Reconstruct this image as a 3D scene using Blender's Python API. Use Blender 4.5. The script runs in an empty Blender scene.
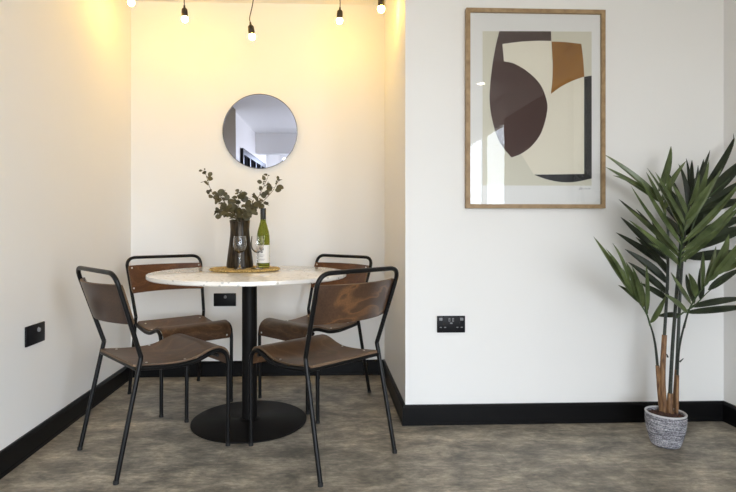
import bpy, bmesh, math, random
from mathutils import Vector, Matrix
random.seed(7)
PI = math.pi
scene = bpy.context.scene
COL = scene.collection

# ------------------------------------------------------------------ camera
CAM_Z, YAW, FPX, CX, HY = 0.98, math.atan(0.0378), 520.0, 344.6, 229.5
cd = bpy.data.cameras.new('camera'); cam = bpy.data.objects.new('camera', cd); COL.objects.link(cam)
cam.location = (0, 0, CAM_Z); cam.rotation_euler = (PI/2, 0, -YAW)
cd.sensor_width = 36; cd.lens = FPX/736*36
cd.shift_x = (368-CX)/736; cd.shift_y = (HY-246)/736; cd.clip_start = 0.02
scene.camera = cam

def at(px, py, Y):
    """survey helper: world point at depth plane Y on the sight line of a measured photo point"""
    k = (px-CX)/FPX; s, c = math.sin(YAW), math.cos(YAW)
    X = Y*(k*c+s)/(c-k*s)
    d = X*s+Y*c
    return Vector((X, Y, CAM_Z+(HY-py)/FPX*d))

# ------------------------------------------------------------------ materials
def mat(name, col, rough=0.5, metal=0.0, spec=0.5, **kw):
    m = bpy.data.materials.new(name); m.use_nodes = True
    b = m.node_tree.nodes['Principled BSDF']
    b.inputs['Base Color'].default_value = (*col, 1)
    b.inputs['Roughness'].default_value = rough
    b.inputs['Metallic'].default_value = metal
    b.inputs['Specular IOR Level'].default_value = spec
    for k, v in kw.items():
        b.inputs[k.replace('_', ' ')].default_value = v
    return m

def nodes(m):
    nt = m.node_tree
    return nt, nt.nodes, nt.links, nt.nodes['Principled BSDF']

def tex(m, scale=(1, 1, 1), rot=(0, 0, 0), coord='Object'):
    nt, N, L, b = nodes(m)
    tc = N.new('ShaderNodeTexCoord'); mp = N.new('ShaderNodeMapping')
    mp.inputs['Scale'].default_value = scale; mp.inputs['Rotation'].default_value = rot
    L.new(tc.outputs[coord], mp.inputs[0])
    return mp.outputs[0]

def noise(m, vec, scale, detail=4, rough=0.5, dist=0.0):
    nt, N, L, b = nodes(m)
    n = N.new('ShaderNodeTexNoise'); n.inputs['Scale'].default_value = scale
    n.inputs['Detail'].default_value = detail; n.inputs['Roughness'].default_value = rough
    n.inputs['Distortion'].default_value = dist
    L.new(vec, n.inputs['Vector'])
    return n.outputs['Fac']

def ramp(m, fac, stops):
    nt, N, L, b = nodes(m)
    r = N.new('ShaderNodeValToRGB')
    e = r.color_ramp.elements
    while len(e) < len(stops): e.new(0.5)
    for i, (p, c) in enumerate(stops):
        e[i].position = p; e[i].color = (*c, 1)
    L.new(fac, r.inputs[0])
    return r.outputs[0]

def mix(m, fac, a, b_, mode='MIX'):
    nt, N, L, b = nodes(m)
    x = N.new('ShaderNodeMix'); x.data_type = 'RGBA'; x.blend_type = mode
    if isinstance(fac, float): x.inputs[0].default_value = fac
    else: L.new(fac, x.inputs[0])
    for i, v in ((6, a), (7, b_)):
        if isinstance(v, tuple): x.inputs[i].default_value = (*v, 1)
        else: L.new(v, x.inputs[i])
    return x.outputs[2]

def setcol(m, out): m.node_tree.links.new(out, m.node_tree.nodes['Principled BSDF'].inputs['Base Color'])

def bump(m, fac, strength=0.2, dist=0.002):
    nt, N, L, b = nodes(m)
    bp = N.new('ShaderNodeBump'); bp.inputs['Strength'].default_value = strength; bp.inputs['Distance'].default_value = dist
    L.new(fac, bp.inputs['Height']); L.new(bp.outputs[0], b.inputs['Normal'])

def math_node(m, op, a, b_=None):
    nt, N, L, b = nodes(m)
    x = N.new('ShaderNodeMath'); x.operation = op
    for i, v in enumerate((a, b_)):
        if v is None: continue
        if isinstance(v, (int, float)): x.inputs[i].default_value = v
        else: L.new(v, x.inputs[i])
    return x.outputs[0]

# painted plaster
M_wall = mat('wall_paint', (0.80, 0.79, 0.77), 0.62, spec=0.3)
v = tex(M_wall); setcol(M_wall, ramp(M_wall, noise(M_wall, v, 1.3, 3), [(0.3, (0.845, 0.84, 0.82)), (0.7, (0.865, 0.86, 0.845))]))
bump(M_wall, noise(M_wall, v, 220, 2), 0.06, 0.001)
M_ceil = mat('ceiling_paint', (0.87, 0.87, 0.86), 0.8, spec=0.2)
v = tex(M_ceil); bump(M_ceil, noise(M_ceil, v, 160, 2), 0.05, 0.001)
# vinyl floor: weathered grey-brown concrete look, brushed along the planks
M_floor = mat('floor_vinyl', (0.2, 0.18, 0.15), 0.42, spec=0.35)
v1 = tex(M_floor, (1.0, 1.7, 1)); v2 = tex(M_floor, (4.0, 12, 1)); v3 = tex(M_floor, (1, 1, 1))
n1 = noise(M_floor, v1, 5.0, 10, 0.70, 0.3); n2 = noise(M_floor, v2, 4.5, 6, 0.7, 0.25); n3 = noise(M_floor, tex(M_floor, (1.0, 2.4, 1)), 26, 8, 0.75, 0.2)
c1 = ramp(M_floor, n1, [(0.34, (0.090, 0.087, 0.081)), (0.46, (0.175, 0.166, 0.147)), (0.55, (0.260, 0.243, 0.212)), (0.68, (0.42, 0.39, 0.335))])
c2 = ramp(M_floor, n2, [(0.30, (0.58, 0.57, 0.56)), (0.52, (0.78, 0.77, 0.75)), (0.72, (1.0, 0.98, 0.95))])
c3 = ramp(M_floor, n3, [(0.36, (0.60, 0.60, 0.60)), (0.50, (0.90, 0.89, 0.88)), (0.64, (1.22, 1.20, 1.17))])
cc = mix(M_floor, 0.85, c1, c2, 'MULTIPLY'); cc = mix(M_floor, 0.8, cc, c3, 'MULTIPLY')
nt, N, L, b = nodes(M_floor)
br = N.new('ShaderNodeTexBrick'); br.offset = 0.37
br.inputs['Scale'].default_value = 1.0; br.inputs['Brick Width'].default_value = 1.22; br.inputs['Row Height'].default_value = 0.18
br.inputs['Mortar Size'].default_value = 0.0011; br.inputs['Mortar Smooth'].default_value = 0.3
br.inputs['Color1'].default_value = (0.92, 0.92, 0.92, 1); br.inputs['Color2'].default_value = (1.12, 1.11, 1.10, 1); br.inputs['Mortar'].default_value = (0.62, 0.6, 0.58, 1)
L.new(v3, br.inputs['Vector'])
cc = mix(M_floor, 0.8, cc, br.outputs['Color'], 'MULTIPLY'); cc = mix(M_floor, 1.0, cc, (1.74, 1.69, 1.61), 'MULTIPLY'); setcol(M_floor, cc)
bump(M_floor, n2, 0.12, 0.001)
L.new(math_node(M_floor, 'ADD', math_node(M_floor, 'MULTIPLY', n1, 0.25), 0.30), b.inputs['Roughness'])

M_skirt = mat('skirting_black', (0.006, 0.006, 0.0065), 0.36, spec=0.12)
v = tex(M_skirt); bump(M_skirt, noise(M_skirt, v, 60, 2), 0.05, 0.001)
M_black = mat('black_powder_coat', (0.005, 0.005, 0.0055), 0.36, spec=0.25)
v = tex(M_black); bump(M_black, noise(M_black, v, 900, 2), 0.05, 0.0004)
M_blackmatt = mat('black_matt_iron', (0.007, 0.0063, 0.006), 0.5, spec=0.15)
v = tex(M_blackmatt); bump(M_blackmatt, noise(M_blackmatt, v, 400, 2), 0.08, 0.0004)
M_rubber = mat('rubber', (0.012, 0.012, 0.012), 0.8)

def walnut(name, dark, mid, light, seed, rep=7.0, loc=(0, 0, 0)):
    m = mat(name, mid, 0.36, spec=0.32)
    v = tex(m, (1, 1, 1), (0.1, 0.2, seed))
    lo = tex(m, (2.2, 2.2, 5.0)); fine = tex(m, (6, 90, 90)); fine.node.inputs['Location'].default_value = (seed, seed*2, 0)
    lo.node.inputs['Location'].default_value = (seed*1.7+loc[0], seed+loc[1], seed*.6+loc[2])
    big = noise(m, lo, 1.5, 3, 0.5, 0.3)
    rings = math_node(m, 'FRACT', math_node(m, 'MULTIPLY', big, rep))
    c = ramp(m, rings, [(0.0, mid), (0.35, dark), (0.80, mid), (0.955, light), (1.0, mid)])
    g = ramp(m, noise(m, fine, 2.0, 4, 0.6), [(0.3, (0.62, 0.6, 0.58)), (0.7, (1.1, 1.08, 1.05))])
    setcol(m, mix(m, 0.9, c, g, 'MULTIPLY'))
    nt, N, L, b = nodes(m); b.inputs['Coat Weight'].default_value = 0.12; b.inputs['Coat Roughness'].default_value = 0.25
    return m
M_seatwood = walnut('walnut_plywood', (0.090, 0.046, 0.023), (0.118, 0.061, 0.030), (0.165, 0.088, 0.044), 1.3)
M_backwood = walnut('walnut_back_figured', (0.060, 0.032, 0.019), (0.085, 0.045, 0.026), (0.19, 0.095, 0.042), 4.1, 3.4)
M_backplain = walnut('walnut_back_plain', (0.058, 0.032, 0.019), (0.068, 0.037, 0.021), (0.085, 0.046, 0.026), 2.2, 3.0)
M_backred = walnut('walnut_back_reddish', (0.105, 0.040, 0.016), (0.132, 0.052, 0.021), (0.17, 0.072, 0.030), 6.3, 5.0)
M_plyedge = mat('plywood_edge', (0.16, 0.10, 0.055), 0.6)
v = tex(M_plyedge, (1, 1, 60)); setcol(M_plyedge, ramp(M_plyedge, noise(M_plyedge, v, 8), [(0.3, (0.08, 0.045, 0.025)), (0.7, (0.22, 0.14, 0.08))]))
M_bolt = mat('bolt_steel', (0.75, 0.75, 0.74), 0.3, 1.0)

# terrazzo table top
M_terr = mat('white_terrazzo', (0.80, 0.78, 0.74), 0.09, spec=0.5)
v = tex(M_terr)
nt, N, L, b = nodes(M_terr)
vo = N.new('ShaderNodeTexVoronoi'); vo.inputs['Scale'].default_value = 75; L.new(v, vo.inputs['Vector'])
vo2 = N.new('ShaderNodeTexVoronoi'); vo2.inputs['Scale'].default_value = 30; L.new(v, vo2.inputs['Vector'])
base = ramp(M_terr, noise(M_terr, v, 7, 5), [(0.35, (0.83, 0.79, 0.73)), (0.65, (0.90, 0.87, 0.82))])
sel = N.new('ShaderNodeSeparateColor'); L.new(vo.outputs['Color'], sel.inputs[0])
sel2 = N.new('ShaderNodeSeparateColor'); L.new(vo2.outputs['Color'], sel2.inputs[0])
k1 = math_node(M_terr, 'MULTIPLY', math_node(M_terr, 'GREATER_THAN', sel.outputs[0], 0.86), math_node(M_terr, 'LESS_THAN', vo.outputs['Distance'], 0.45))
k2 = math_node(M_terr, 'MULTIPLY', math_node(M_terr, 'GREATER_THAN', sel2.outputs[1], 0.88), math_node(M_terr, 'LESS_THAN', vo2.outputs['Distance'], 0.4))
chip = ramp(M_terr, sel.outputs[2], [(0.0, (0.52, 0.47, 0.41)), (0.5, (0.66, 0.62, 0.56)), (1.0, (0.58, 0.57, 0.55))])
cc = mix(M_terr, k1, base, chip); cc = mix(M_terr, k2, cc, (0.66, 0.63, 0.58)); setcol(M_terr, cc)

M_wicker = mat('woven_wicker', (0.45, 0.28, 0.10), 0.7)
v = tex(M_wicker); setcol(M_wicker, ramp(M_wicker, noise(M_wicker, v, 160, 3), [(0.34, (0.20, 0.11, 0.03)), (0.50, (0.52, 0.34, 0.10)), (0.66, (0.78, 0.58, 0.23))]))
M_vase = mat('smoked_glass', (0.030, 0.022, 0.014), 0.28, spec=0.22, Transmission_Weight=0.12, IOR=1.45)
v = tex(M_vase, (1, 1, 0.25)); setcol(M_vase, ramp(M_vase, noise(M_vase, v, 60, 3), [(0.35, (0.012, 0.008, 0.004)), (0.7, (0.070, 0.048, 0.025))]))
M_glass = mat('clear_glass', (1, 1, 1), 0.0, Transmission_Weight=1.0, IOR=1.45)
M_greenglass = mat('green_glass', (0.44, 0.47, 0.11), 0.03, Transmission_Weight=0.92, IOR=1.3)
M_wine = mat('white_wine', (0.62, 0.62, 0.14), 0.0, Transmission_Weight=1.0, IOR=1.33)
M_capsule = mat('black_capsule', (0.016, 0.015, 0.014), 0.35)
M_label = mat('paper_label', (0.82, 0.81, 0.78), 0.6)
M_ink = mat('label_ink', (0.10, 0.10, 0.11), 0.6)
M_leaf_euc = mat('eucalyptus_leaf', (0.06, 0.06, 0.03), 0.55)
v = tex(M_leaf_euc); setcol(M_leaf_euc, ramp(M_leaf_euc, noise(M_leaf_euc, v, 30, 2), [(0.3, (0.040, 0.035, 0.015)), (0.7, (0.115, 0.100, 0.046))]))
M_stem_euc = mat('eucalyptus_stem', (0.10, 0.075, 0.04), 0.6)

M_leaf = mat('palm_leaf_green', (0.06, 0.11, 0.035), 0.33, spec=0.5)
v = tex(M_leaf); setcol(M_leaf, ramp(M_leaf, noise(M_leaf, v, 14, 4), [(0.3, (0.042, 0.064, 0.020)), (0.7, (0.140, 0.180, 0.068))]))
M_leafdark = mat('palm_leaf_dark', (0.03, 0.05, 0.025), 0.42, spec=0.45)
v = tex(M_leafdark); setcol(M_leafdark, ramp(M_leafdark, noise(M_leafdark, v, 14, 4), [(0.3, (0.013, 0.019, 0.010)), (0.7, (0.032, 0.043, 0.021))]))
M_stalk = mat('palm_stalk', (0.022, 0.030, 0.022), 0.45)
v = tex(M_stalk, (1, 1, 6)); setcol(M_stalk, ramp(M_stalk, noise(M_stalk, v, 20, 3), [(0.3, (0.013, 0.018, 0.014)), (0.7, (0.036, 0.045, 0.034))]))
M_rachis = mat('palm_rachis', (0.05, 0.085, 0.03), 0.45)
M_bark = mat('brown_sheath', (0.22, 0.12, 0.06), 0.6)
v = tex(M_bark, (40, 40, 5)); setcol(M_bark, ramp(M_bark, noise(M_bark, v, 3, 4), [(0.3, (0.085, 0.038, 0.018)), (0.55, (0.24, 0.125, 0.055)), (0.75, (0.40, 0.24, 0.11))]))
M_soil = mat('dark_bark_chips', (0.05, 0.03, 0.025), 0.9)
v = tex(M_soil); fs = noise(M_soil, v, 90, 3); setcol(M_soil, ramp(M_soil, fs, [(0.3, (0.02, 0.012, 0.010)), (0.7, (0.14, 0.07, 0.055))])); bump(M_soil, fs, 0.8, 0.01)
# woven grey pot
M_pot = mat('grey_woven_pot', (0.45, 0.45, 0.47), 0.8, spec=0.2)
vv = tex(M_pot, (14, 14, 170)); wv = noise(M_pot, vv, 1.0, 2, 0.6)
v2 = tex(M_pot, (170, 170, 190)); w2 = noise(M_pot, v2, 1.0, 2, 0.7)
cp = ramp(M_pot, wv, [(0.36, (0.19, 0.19, 0.21)), (0.55, (0.50, 0.50, 0.53)), (0.72, (0.74, 0.74, 0.76))])
cq = ramp(M_pot, w2, [(0.40, (0.30, 0.30, 0.34)), (0.60, (1.10, 1.10, 1.12))])
setcol(M_pot, mix(M_pot, 0.9, cp, cq, 'MULTIPLY')); bump(M_pot, w2, 0.5, 0.004)
M_potrim = mat('pot_rim', (0.62, 0.62, 0.63), 0.7)

M_oak = mat('oak_frame', (0.40, 0.26, 0.13), 0.5)
v = tex(M_oak, (9, 40, 9)); setcol(M_oak, ramp(M_oak, noise(M_oak, v, 4, 4), [(0.3, (0.26, 0.165, 0.078)), (0.7, (0.42, 0.285, 0.145))]))
M_mat = mat('mat_board', (0.80, 0.80, 0.78), 0.85)
M_cream = mat('print_cream_ground', (0.66, 0.64, 0.53), 0.8)
M_cream2 = mat('print_pale_cream', (0.78, 0.74, 0.62), 0.8)
M_pbrown = mat('print_brown', (0.080, 0.050, 0.043), 0.7)
M_pmaroon = mat('print_maroon', (0.060, 0.026, 0.020), 0.7)
M_pochre = mat('print_ochre', (0.30, 0.135, 0.035), 0.7)
v = tex(M_pochre); setcol(M_pochre, ramp(M_pochre, noise(M_pochre, v, 9, 3), [(0.3, (0.24, 0.105, 0.016)), (0.7, (0.33, 0.155, 0.028))]))
M_pblack = mat('print_black', (0.020, 0.020, 0.021), 0.7)
M_pencil = mat('pencil', (0.25, 0.25, 0.27), 0.8)
M_line = mat('paper_fold', (0.60, 0.58, 0.49), 0.8)

# picture glazing: thin sheet, clear straight on, mirror-like by Fresnel
M_glaz = bpy.data.materials.new('picture_glazing'); M_glaz.use_nodes = True
nt = M_glaz.node_tree; nt.nodes.clear()
o_ = nt.nodes.new('ShaderNodeOutputMaterial'); mx = nt.nodes.new('ShaderNodeMixShader'); tr = nt.nodes.new('ShaderNodeBsdfTransparent')
gl = nt.nodes.new('ShaderNodeBsdfGlossy'); gl.inputs['Roughness'].default_value = 0.0
fr = nt.nodes.new('ShaderNodeFresnel'); fr.inputs['IOR'].default_value = 1.34
nt.links.new(fr.outputs[0], mx.inputs[0]); nt.links.new(tr.outputs[0], mx.inputs[1]); nt.links.new(gl.outputs[0], mx.inputs[2]); nt.links.new(mx.outputs[0], o_.inputs[0])

M_mirror = mat('mirror_silver', (0.54, 0.57, 0.72), 0.0, 1.0)
M_mirrorrim = mat('mirror_bevel_edge', (0.16, 0.16, 0.16), 0.25, 0.8)
M_plate = mat('black_socket_plastic', (0.010, 0.010, 0.012), 0.4, spec=0.14)
M_plategrey = mat('socket_grey', (0.22, 0.22, 0.23), 0.4)
M_white = mat('white_gloss', (0.8, 0.8, 0.8), 0.35)
M_bulbholder = mat('bulb_holder_bakelite', (0.030, 0.022, 0.014), 0.45)
M_cord = mat('cord_rubber', (0.022, 0.019, 0.014), 0.6)
M_brass = mat('brass_collar', (0.35, 0.22, 0.08), 0.35, 1.0)
M_bulb = bpy.data.materials.new('lit_bulb'); M_bulb.use_nodes = True
bb = M_bulb.node_tree.nodes['Principled BSDF']; bb.inputs['Base Color'].default_value = (1, .9, .7, 1)
BULB = 160.0
bb.inputs['Emission Color'].default_value = (1.0, 0.575, 0.08, 1); bb.inputs['Emission Strength'].default_value = BULB
M_down = mat('lit_downlight', (1, 1, 1), 0.5); bd = M_down.node_tree.nodes['Principled BSDF']
bd.inputs['Emission Color'].default_value = (1.0, 0.86, 0.68, 1); bd.inputs['Emission Strength'].default_value = 90.0
M_darkwood = mat('dark_wood_door', (0.045, 0.018, 0.010), 0.4)
v = tex(M_darkwood, (14, 14, 2)); setcol(M_darkwood, ramp(M_darkwood, noise(M_darkwood, v, 3, 4), [(0.3, (0.030, 0.012, 0.008)), (0.7, (0.075, 0.030, 0.016))]))
M_taupe = mat('taupe_panel', (0.15, 0.11, 0.055), 0.7)
M_blackglass = mat('black_glazing', (0.016, 0.017, 0.02), 1.0, spec=0.0)

# ------------------------------------------------------------------ mesh helpers
def link(name, bm, mats, parent=None, smooth=True, loc=None):
    me = bpy.data.meshes.new(name)
    bmesh.ops.recalc_face_normals(bm, faces=bm.faces)
    bm.to_mesh(me); bm.free()
    for m in (mats if isinstance(mats, (list, tuple)) else [mats]): me.materials.append(m)
    if smooth:
        for p in me.polygons: p.use_smooth = True
        try: me.set_sharp_from_angle(angle=math.radians(38))
        except Exception: pass
    o = bpy.data.objects.new(name, me); COL.objects.link(o)
    if parent is not None: o.parent = parent
    if loc is not None: o.location = loc
    return o

def thing(name, label, cat, loc=(0, 0, 0), rotz=0, group=None):
    o = bpy.data.objects.new(name, None); COL.objects.link(o)
    o.empty_display_size = 0.05
    o.location = loc; o.rotation_euler = (0, 0, rotz)
    return tag(o, label, cat, group)

def tag(o, label, cat, group=None):
    o['label'] = label; o['category'] = cat
    if group: o['group'] = group
    return o

def struct(name, bm, m, label=None, cat=None, smooth=False):
    o = link(name, bm, m, smooth=smooth); o['kind'] = 'structure'
    o['label'] = label or name.replace('_', ' '); o['category'] = cat or name.split('_')[0]
    return o

def box(bm, x0, x1, y0, y1, z0, z1, mi=0, bev=0.0):
    vs = [bm.verts.new((x, y, z)) for x in (x0, x1) for y in (y0, y1) for z in (z0, z1)]
    fs = [bm.faces.new([vs[i] for i in q]) for q in ((0, 1, 3, 2), (4, 6, 7, 5), (0, 4, 5, 1), (2, 3, 7, 6), (0, 2, 6, 4), (1, 5, 7, 3))]
    for f in fs: f.material_index = mi
    if bev > 0:
        es = list({e for f in fs for e in f.edges})
        r = bmesh.ops.bevel(bm, geom=es, offset=bev, segments=2, profile=0.5, affect='EDGES')
        for f in r['faces']: f.material_index = mi
    return vs

def fillet(pts, rad, n=6):
    """round the inner corners of a polyline"""
    pts = [Vector(p) for p in pts]; out = [pts[0]]
    for i in range(1, len(pts)-1):
        r = rad[i] if isinstance(rad, (list, tuple)) else rad
        a, b, c = pts[i-1], pts[i], pts[i+1]
        u = (a-b).normalized(); w = (c-b).normalized()
        t = min(r, 0.49*(a-b).length, 0.49*(c-b).length)
        p0, p1 = b+u*t, b+w*t
        for k in range(n+1):
            s = k/n
            out.append(p0*(1-s)**2 + b*2*s*(1-s) + p1*s*s)
    out.append(pts[-1]); return out

def smooth_path(pts, n=6):
    """Catmull-Rom through the points"""
    P = [Vector(p) for p in pts]; P = [2*P[0]-P[1]]+P+[2*P[-1]-P[-2]]; out = []
    for i in range(1, len(P)-2):
        for k in range(n):
            t = k/n
            out.append(0.5*((2*P[i])+(-P[i-1]+P[i+1])*t+(2*P[i-1]-5*P[i]+4*P[i+1]-P[i+2])*t*t+(-P[i-1]+3*P[i]-3*P[i+1]+P[i+2])*t**3))
    out.append(P[-2]); return out

def tube(bm, pts, r, seg=12, mi=0):
    pts = [Vector(p) for p in pts]; n = len(pts)
    rs = r if isinstance(r, (list, tuple)) else [r]*n
    rings = []; nrm = None
    for i, p in enumerate(pts):
        t = (pts[min(i+1, n-1)]-pts[max(i-1, 0)]).normalized()
        if nrm is None:
            nrm = t.orthogonal().normalized()
        else:
            nrm = (nrm-t*nrm.dot(t)).normalized()
        bn = t.cross(nrm)
        rings.append([bm.verts.new(p+(nrm*math.cos(2*PI*k/seg)+bn*math.sin(2*PI*k/seg))*rs[i]) for k in range(seg)])
    for a, b in zip(rings, rings[1:]):
        for k in range(seg):
            bm.faces.new((a[k], a[(k+1) % seg], b[(k+1) % seg], b[k])).material_index = mi
    bm.faces.new(rings[0][::-1]).material_index = mi; bm.faces.new(rings[-1]).material_index = mi

def lathe(bm, prof, seg=40, mi=0, c=(0, 0), ribs=0, ribamp=0):
    rings = []
    for r, z in prof:
        if r < 1e-6: rings.append([bm.verts.new((c[0], c[1], z))])
        else:
            ring = []
            for k in range(seg):
                a = 2*PI*k/seg; rr = r*(1+ribamp*math.cos(ribs*a)) if ribs else r
                ring.append(bm.verts.new((c[0]+rr*math.cos(a), c[1]+rr*math.sin(a), z)))
            rings.append(ring)
    for a, b in zip(rings, rings[1:]):
        for k in range(seg):
            k2 = (k+1) % seg
            if len(a) == 1 and len(b) == 1: continue
            if len(a) == 1: f = bm.faces.new((a[0], b[k2], b[k]))
            elif len(b) == 1: f = bm.faces.new((a[k], a[k2], b[0]))
            else: f = bm.faces.new((a[k], a[k2], b[k2], b[k]))
            f.material_index = mi

def sheet(bm, grid, thick, mi=0, edge_mi=None):
    """a bent board: grid[i][j] mid-surface points given as the upper face, thickened along the local normal"""
    n, m = len(grid), len(grid[0]); N_ = [[None]*m for _ in range(n)]
    for i in range(n):
        for j in range(m):
            du = grid[min(i+1, n-1)][j]-grid[max(i-1, 0)][j]; dv = grid[i][min(j+1, m-1)]-grid[i][max(j-1, 0)]
            N_[i][j] = du.cross(dv).normalized()
    A = [[bm.verts.new(grid[i][j]) for j in range(m)] for i in range(n)]
    B = [[bm.verts.new(grid[i][j]-N_[i][j]*thick) for j in range(m)] for i in range(n)]
    for i in range(n-1):
        for j in range(m-1):
            bm.faces.new((A[i][j], A[i+1][j], A[i+1][j+1], A[i][j+1])).material_index = mi
            bm.faces.new((B[i][j], B[i][j+1], B[i+1][j+1], B[i+1][j])).material_index = mi
    e = mi if edge_mi is None else edge_mi
    for i in range(n-1):
        for j in (0, m-1): bm.faces.new((A[i][j], A[i+1][j], B[i+1][j], B[i][j])).material_index = e
    for j in range(m-1):
        for i in (0, n-1): bm.faces.new((A[i][j], A[i][j+1], B[i][j+1], B[i][j])).material_index = e

def new(): return bmesh.new()

# ------------------------------------------------------------------ the room
XL, XR, XN = -1.29, 2.05, 0.404         # left wall, right wall, side of the nook
YN, YP, YB = 3.51, 2.60, -4.60         # nook back wall, picture wall, far end behind the camera
ZC = 2.50
bm = new(); box(bm, XL-.15, XR+.15, YB-.15, YN+.15, -.1, 0); struct('floor', bm, M_floor, 'grey brown weathered vinyl plank floor', 'floor')
bm = new(); box(bm, XL-.15, XR+.15, YB-.15, YN+.15, ZC, ZC+.1); struct('ceiling', bm, M_ceil, 'white painted ceiling', 'ceiling')
bm = new(); box(bm, XL-.15, XL, YB-.15, YN+.15, 0, ZC); struct('wall_left', bm, M_wall, 'plain white wall along the left of the dining nook', 'wall')
bm = new(); box(bm, XL, XN, YN, YN+.15, 0, ZC); struct('wall_back', bm, M_wall, 'white back wall of the dining nook behind the mirror', 'wall')
bm = new(); box(bm, XN, XR, YP, YN+.15, 0, ZC); struct('wall_front', bm, M_wall, 'white projecting wall carrying the framed print', 'wall')
# right wall with a tall window opening behind the camera
WY0, WY1, WZ0, WZ1 = -2.7, -0.62, 0.05, 2.28
bm = new()
box(bm, XR, XR+.15, WY1, YN+.15, 0, ZC); box(bm, XR, XR+.15, YB-.15, WY0, 0, ZC)
box(bm, XR, XR+.15, WY0, WY1, 0, WZ0); box(bm, XR, XR+.15, WY0, WY1, WZ1, ZC)
struct('wall_right', bm, M_wall, 'white wall at the right edge behind the palm', 'wall')
EX0, EX1, EZ0, EZ1 = -1.00, 1.88, 0.20, 2.28
bm = new()
box(bm, XL, EX0, YB-.15, YB, 0, ZC); box(bm, EX1, XR, YB-.15, YB, 0, ZC)
box(bm, EX0, EX1, YB-.15, YB, 0, EZ0); box(bm, EX0, EX1, YB-.15, YB, EZ1, ZC)
struct('wall_rear', bm, M_wall, 'white end wall with a window behind the camera', 'wall')

def window(name, axis, a0, a1, z0, z1, p, n):
    bm = new(); w = 0.07
    def bar(u0, u1, q0, q1):
        if axis == 'y': box(bm, p+.03, p+.09, u0, u1, q0, q1, bev=.006)
        else: box(bm, u0, u1, p-.09, p-.03, q0, q1, bev=.006)
    bar(a0, a1, z0, z0+w); bar(a0, a1, z1-w, z1)
    for k in range(n+1):
        c = a0+(a1-a0)*k/n
        u0 = min(max(c-w/2, a0), a1-w); bar(u0, u0+w, z0+w, z1-w)
    struct(name, bm, M_white, 'white framed window in the wall behind the camera', 'window')
window('window_1', 'y', WY0, WY1, WZ0, WZ1, XR, 2)
window('window_2', 'x', EX0, EX1, EZ0, EZ1, YB, 3)

# doors behind the camera, seen only in the mirror and in the picture glass
bm = new()
box(bm, XR-.05, XR-.002, -.58, .16-.006, 0.005, 2.22, bev=.004); box(bm, XR-.05, XR-.002, .16+.006, .95, 0.005, 2.22, bev=.004)
struct('door_1', bm, M_darkwood, 'pair of tall dark brown doors on the right wall', 'door')
bm = new()
box(bm, XL+.002, XL+.05, -4.0, -1.0, 1.93, 2.02)
for k in range(5): box(bm, XL+.002, XL+.05, -1.0-.08-k*.72, -1.0-k*.72, 0.005, 1.93)
box(bm, XL+.002, XL+.02, -4.0, -1.0, 0.005, 1.93, 1)
for k in range(4): box(bm, XL+.002, XL+.045, -3.99, -1.0, .45*k+.1, .45*k+.13)
struct('door_2', bm, [M_black, M_blackglass], 'black framed glazed folding door on the left wall', 'door')
bm = new(); box(bm, XL+.001, XL+.03, -.45, .45, .11, ZC-.002); struct('trim_1', bm, M_taupe, 'full height taupe panel on the left wall', 'trim')
bm = new(); box(bm, XL+.002, XR-.002, -3.05, -2.78, 2.12, ZC-.001); struct('trim_2', bm, M_ceil, 'white ceiling beam across the room behind the camera', 'trim')

# skirting boards: profile swept along straight runs (T thick, .10 high, small bevel and bead line)
T, HB = 0.019, 0.100
PROF = [(0, 0), (T, 0), (T, .016), (T-.002, .019), (T-.002, HB-.012), (T-.009, HB), (0, HB)]
def skirt(name, p0, p1, nx, ny, label, m0=0, m1=0):
    """profile offset along (nx,ny); m0/m1: +1 outside mitre, -1 inside mitre at the ends"""
    bm = new(); d = Vector((p1[0]-p0[0], p1[1]-p0[1])).normalized(); rings = []
    for p, s, mm in ((p0, -1, m0), (p1, 1, m1)):
        rings.append([bm.verts.new((p[0]+nx*t+d.x*s*mm*t, p[1]+ny*t+d.y*s*mm*t, z)) for t, z in PROF])
    a, b = rings; n = len(PROF)
    for k in range(n): bm.faces.new((a[k], a[(k+1) % n], b[(k+1) % n], b[k]))
    bm.faces.new(a[::-1]); bm.faces.new(b)
    struct(name, bm, M_skirt, label, 'baseboard')
skirt('baseboard_left', (XL, YB), (XL, YN), 1, 0, 'black skirting board along the left wall', 0, -1)
skirt('baseboard_back', (XL, YN), (XN, YN), 0, -1, 'black skirting board along the back of the nook', -1, -1)
skirt('baseboard_side', (XN, YN), (XN, YP), -1, 0, 'short black skirting board on the side of the nook', -1, 1)
skirt('baseboard_front', (XN, YP), (XR, YP), 0, -1, 'black skirting board under the framed print', 1, -1)
skirt('baseboard_right', (XR, YP), (XR, .96), -1, 0, 'black skirting board on the right wall beside the palm', -1, 0)

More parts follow.
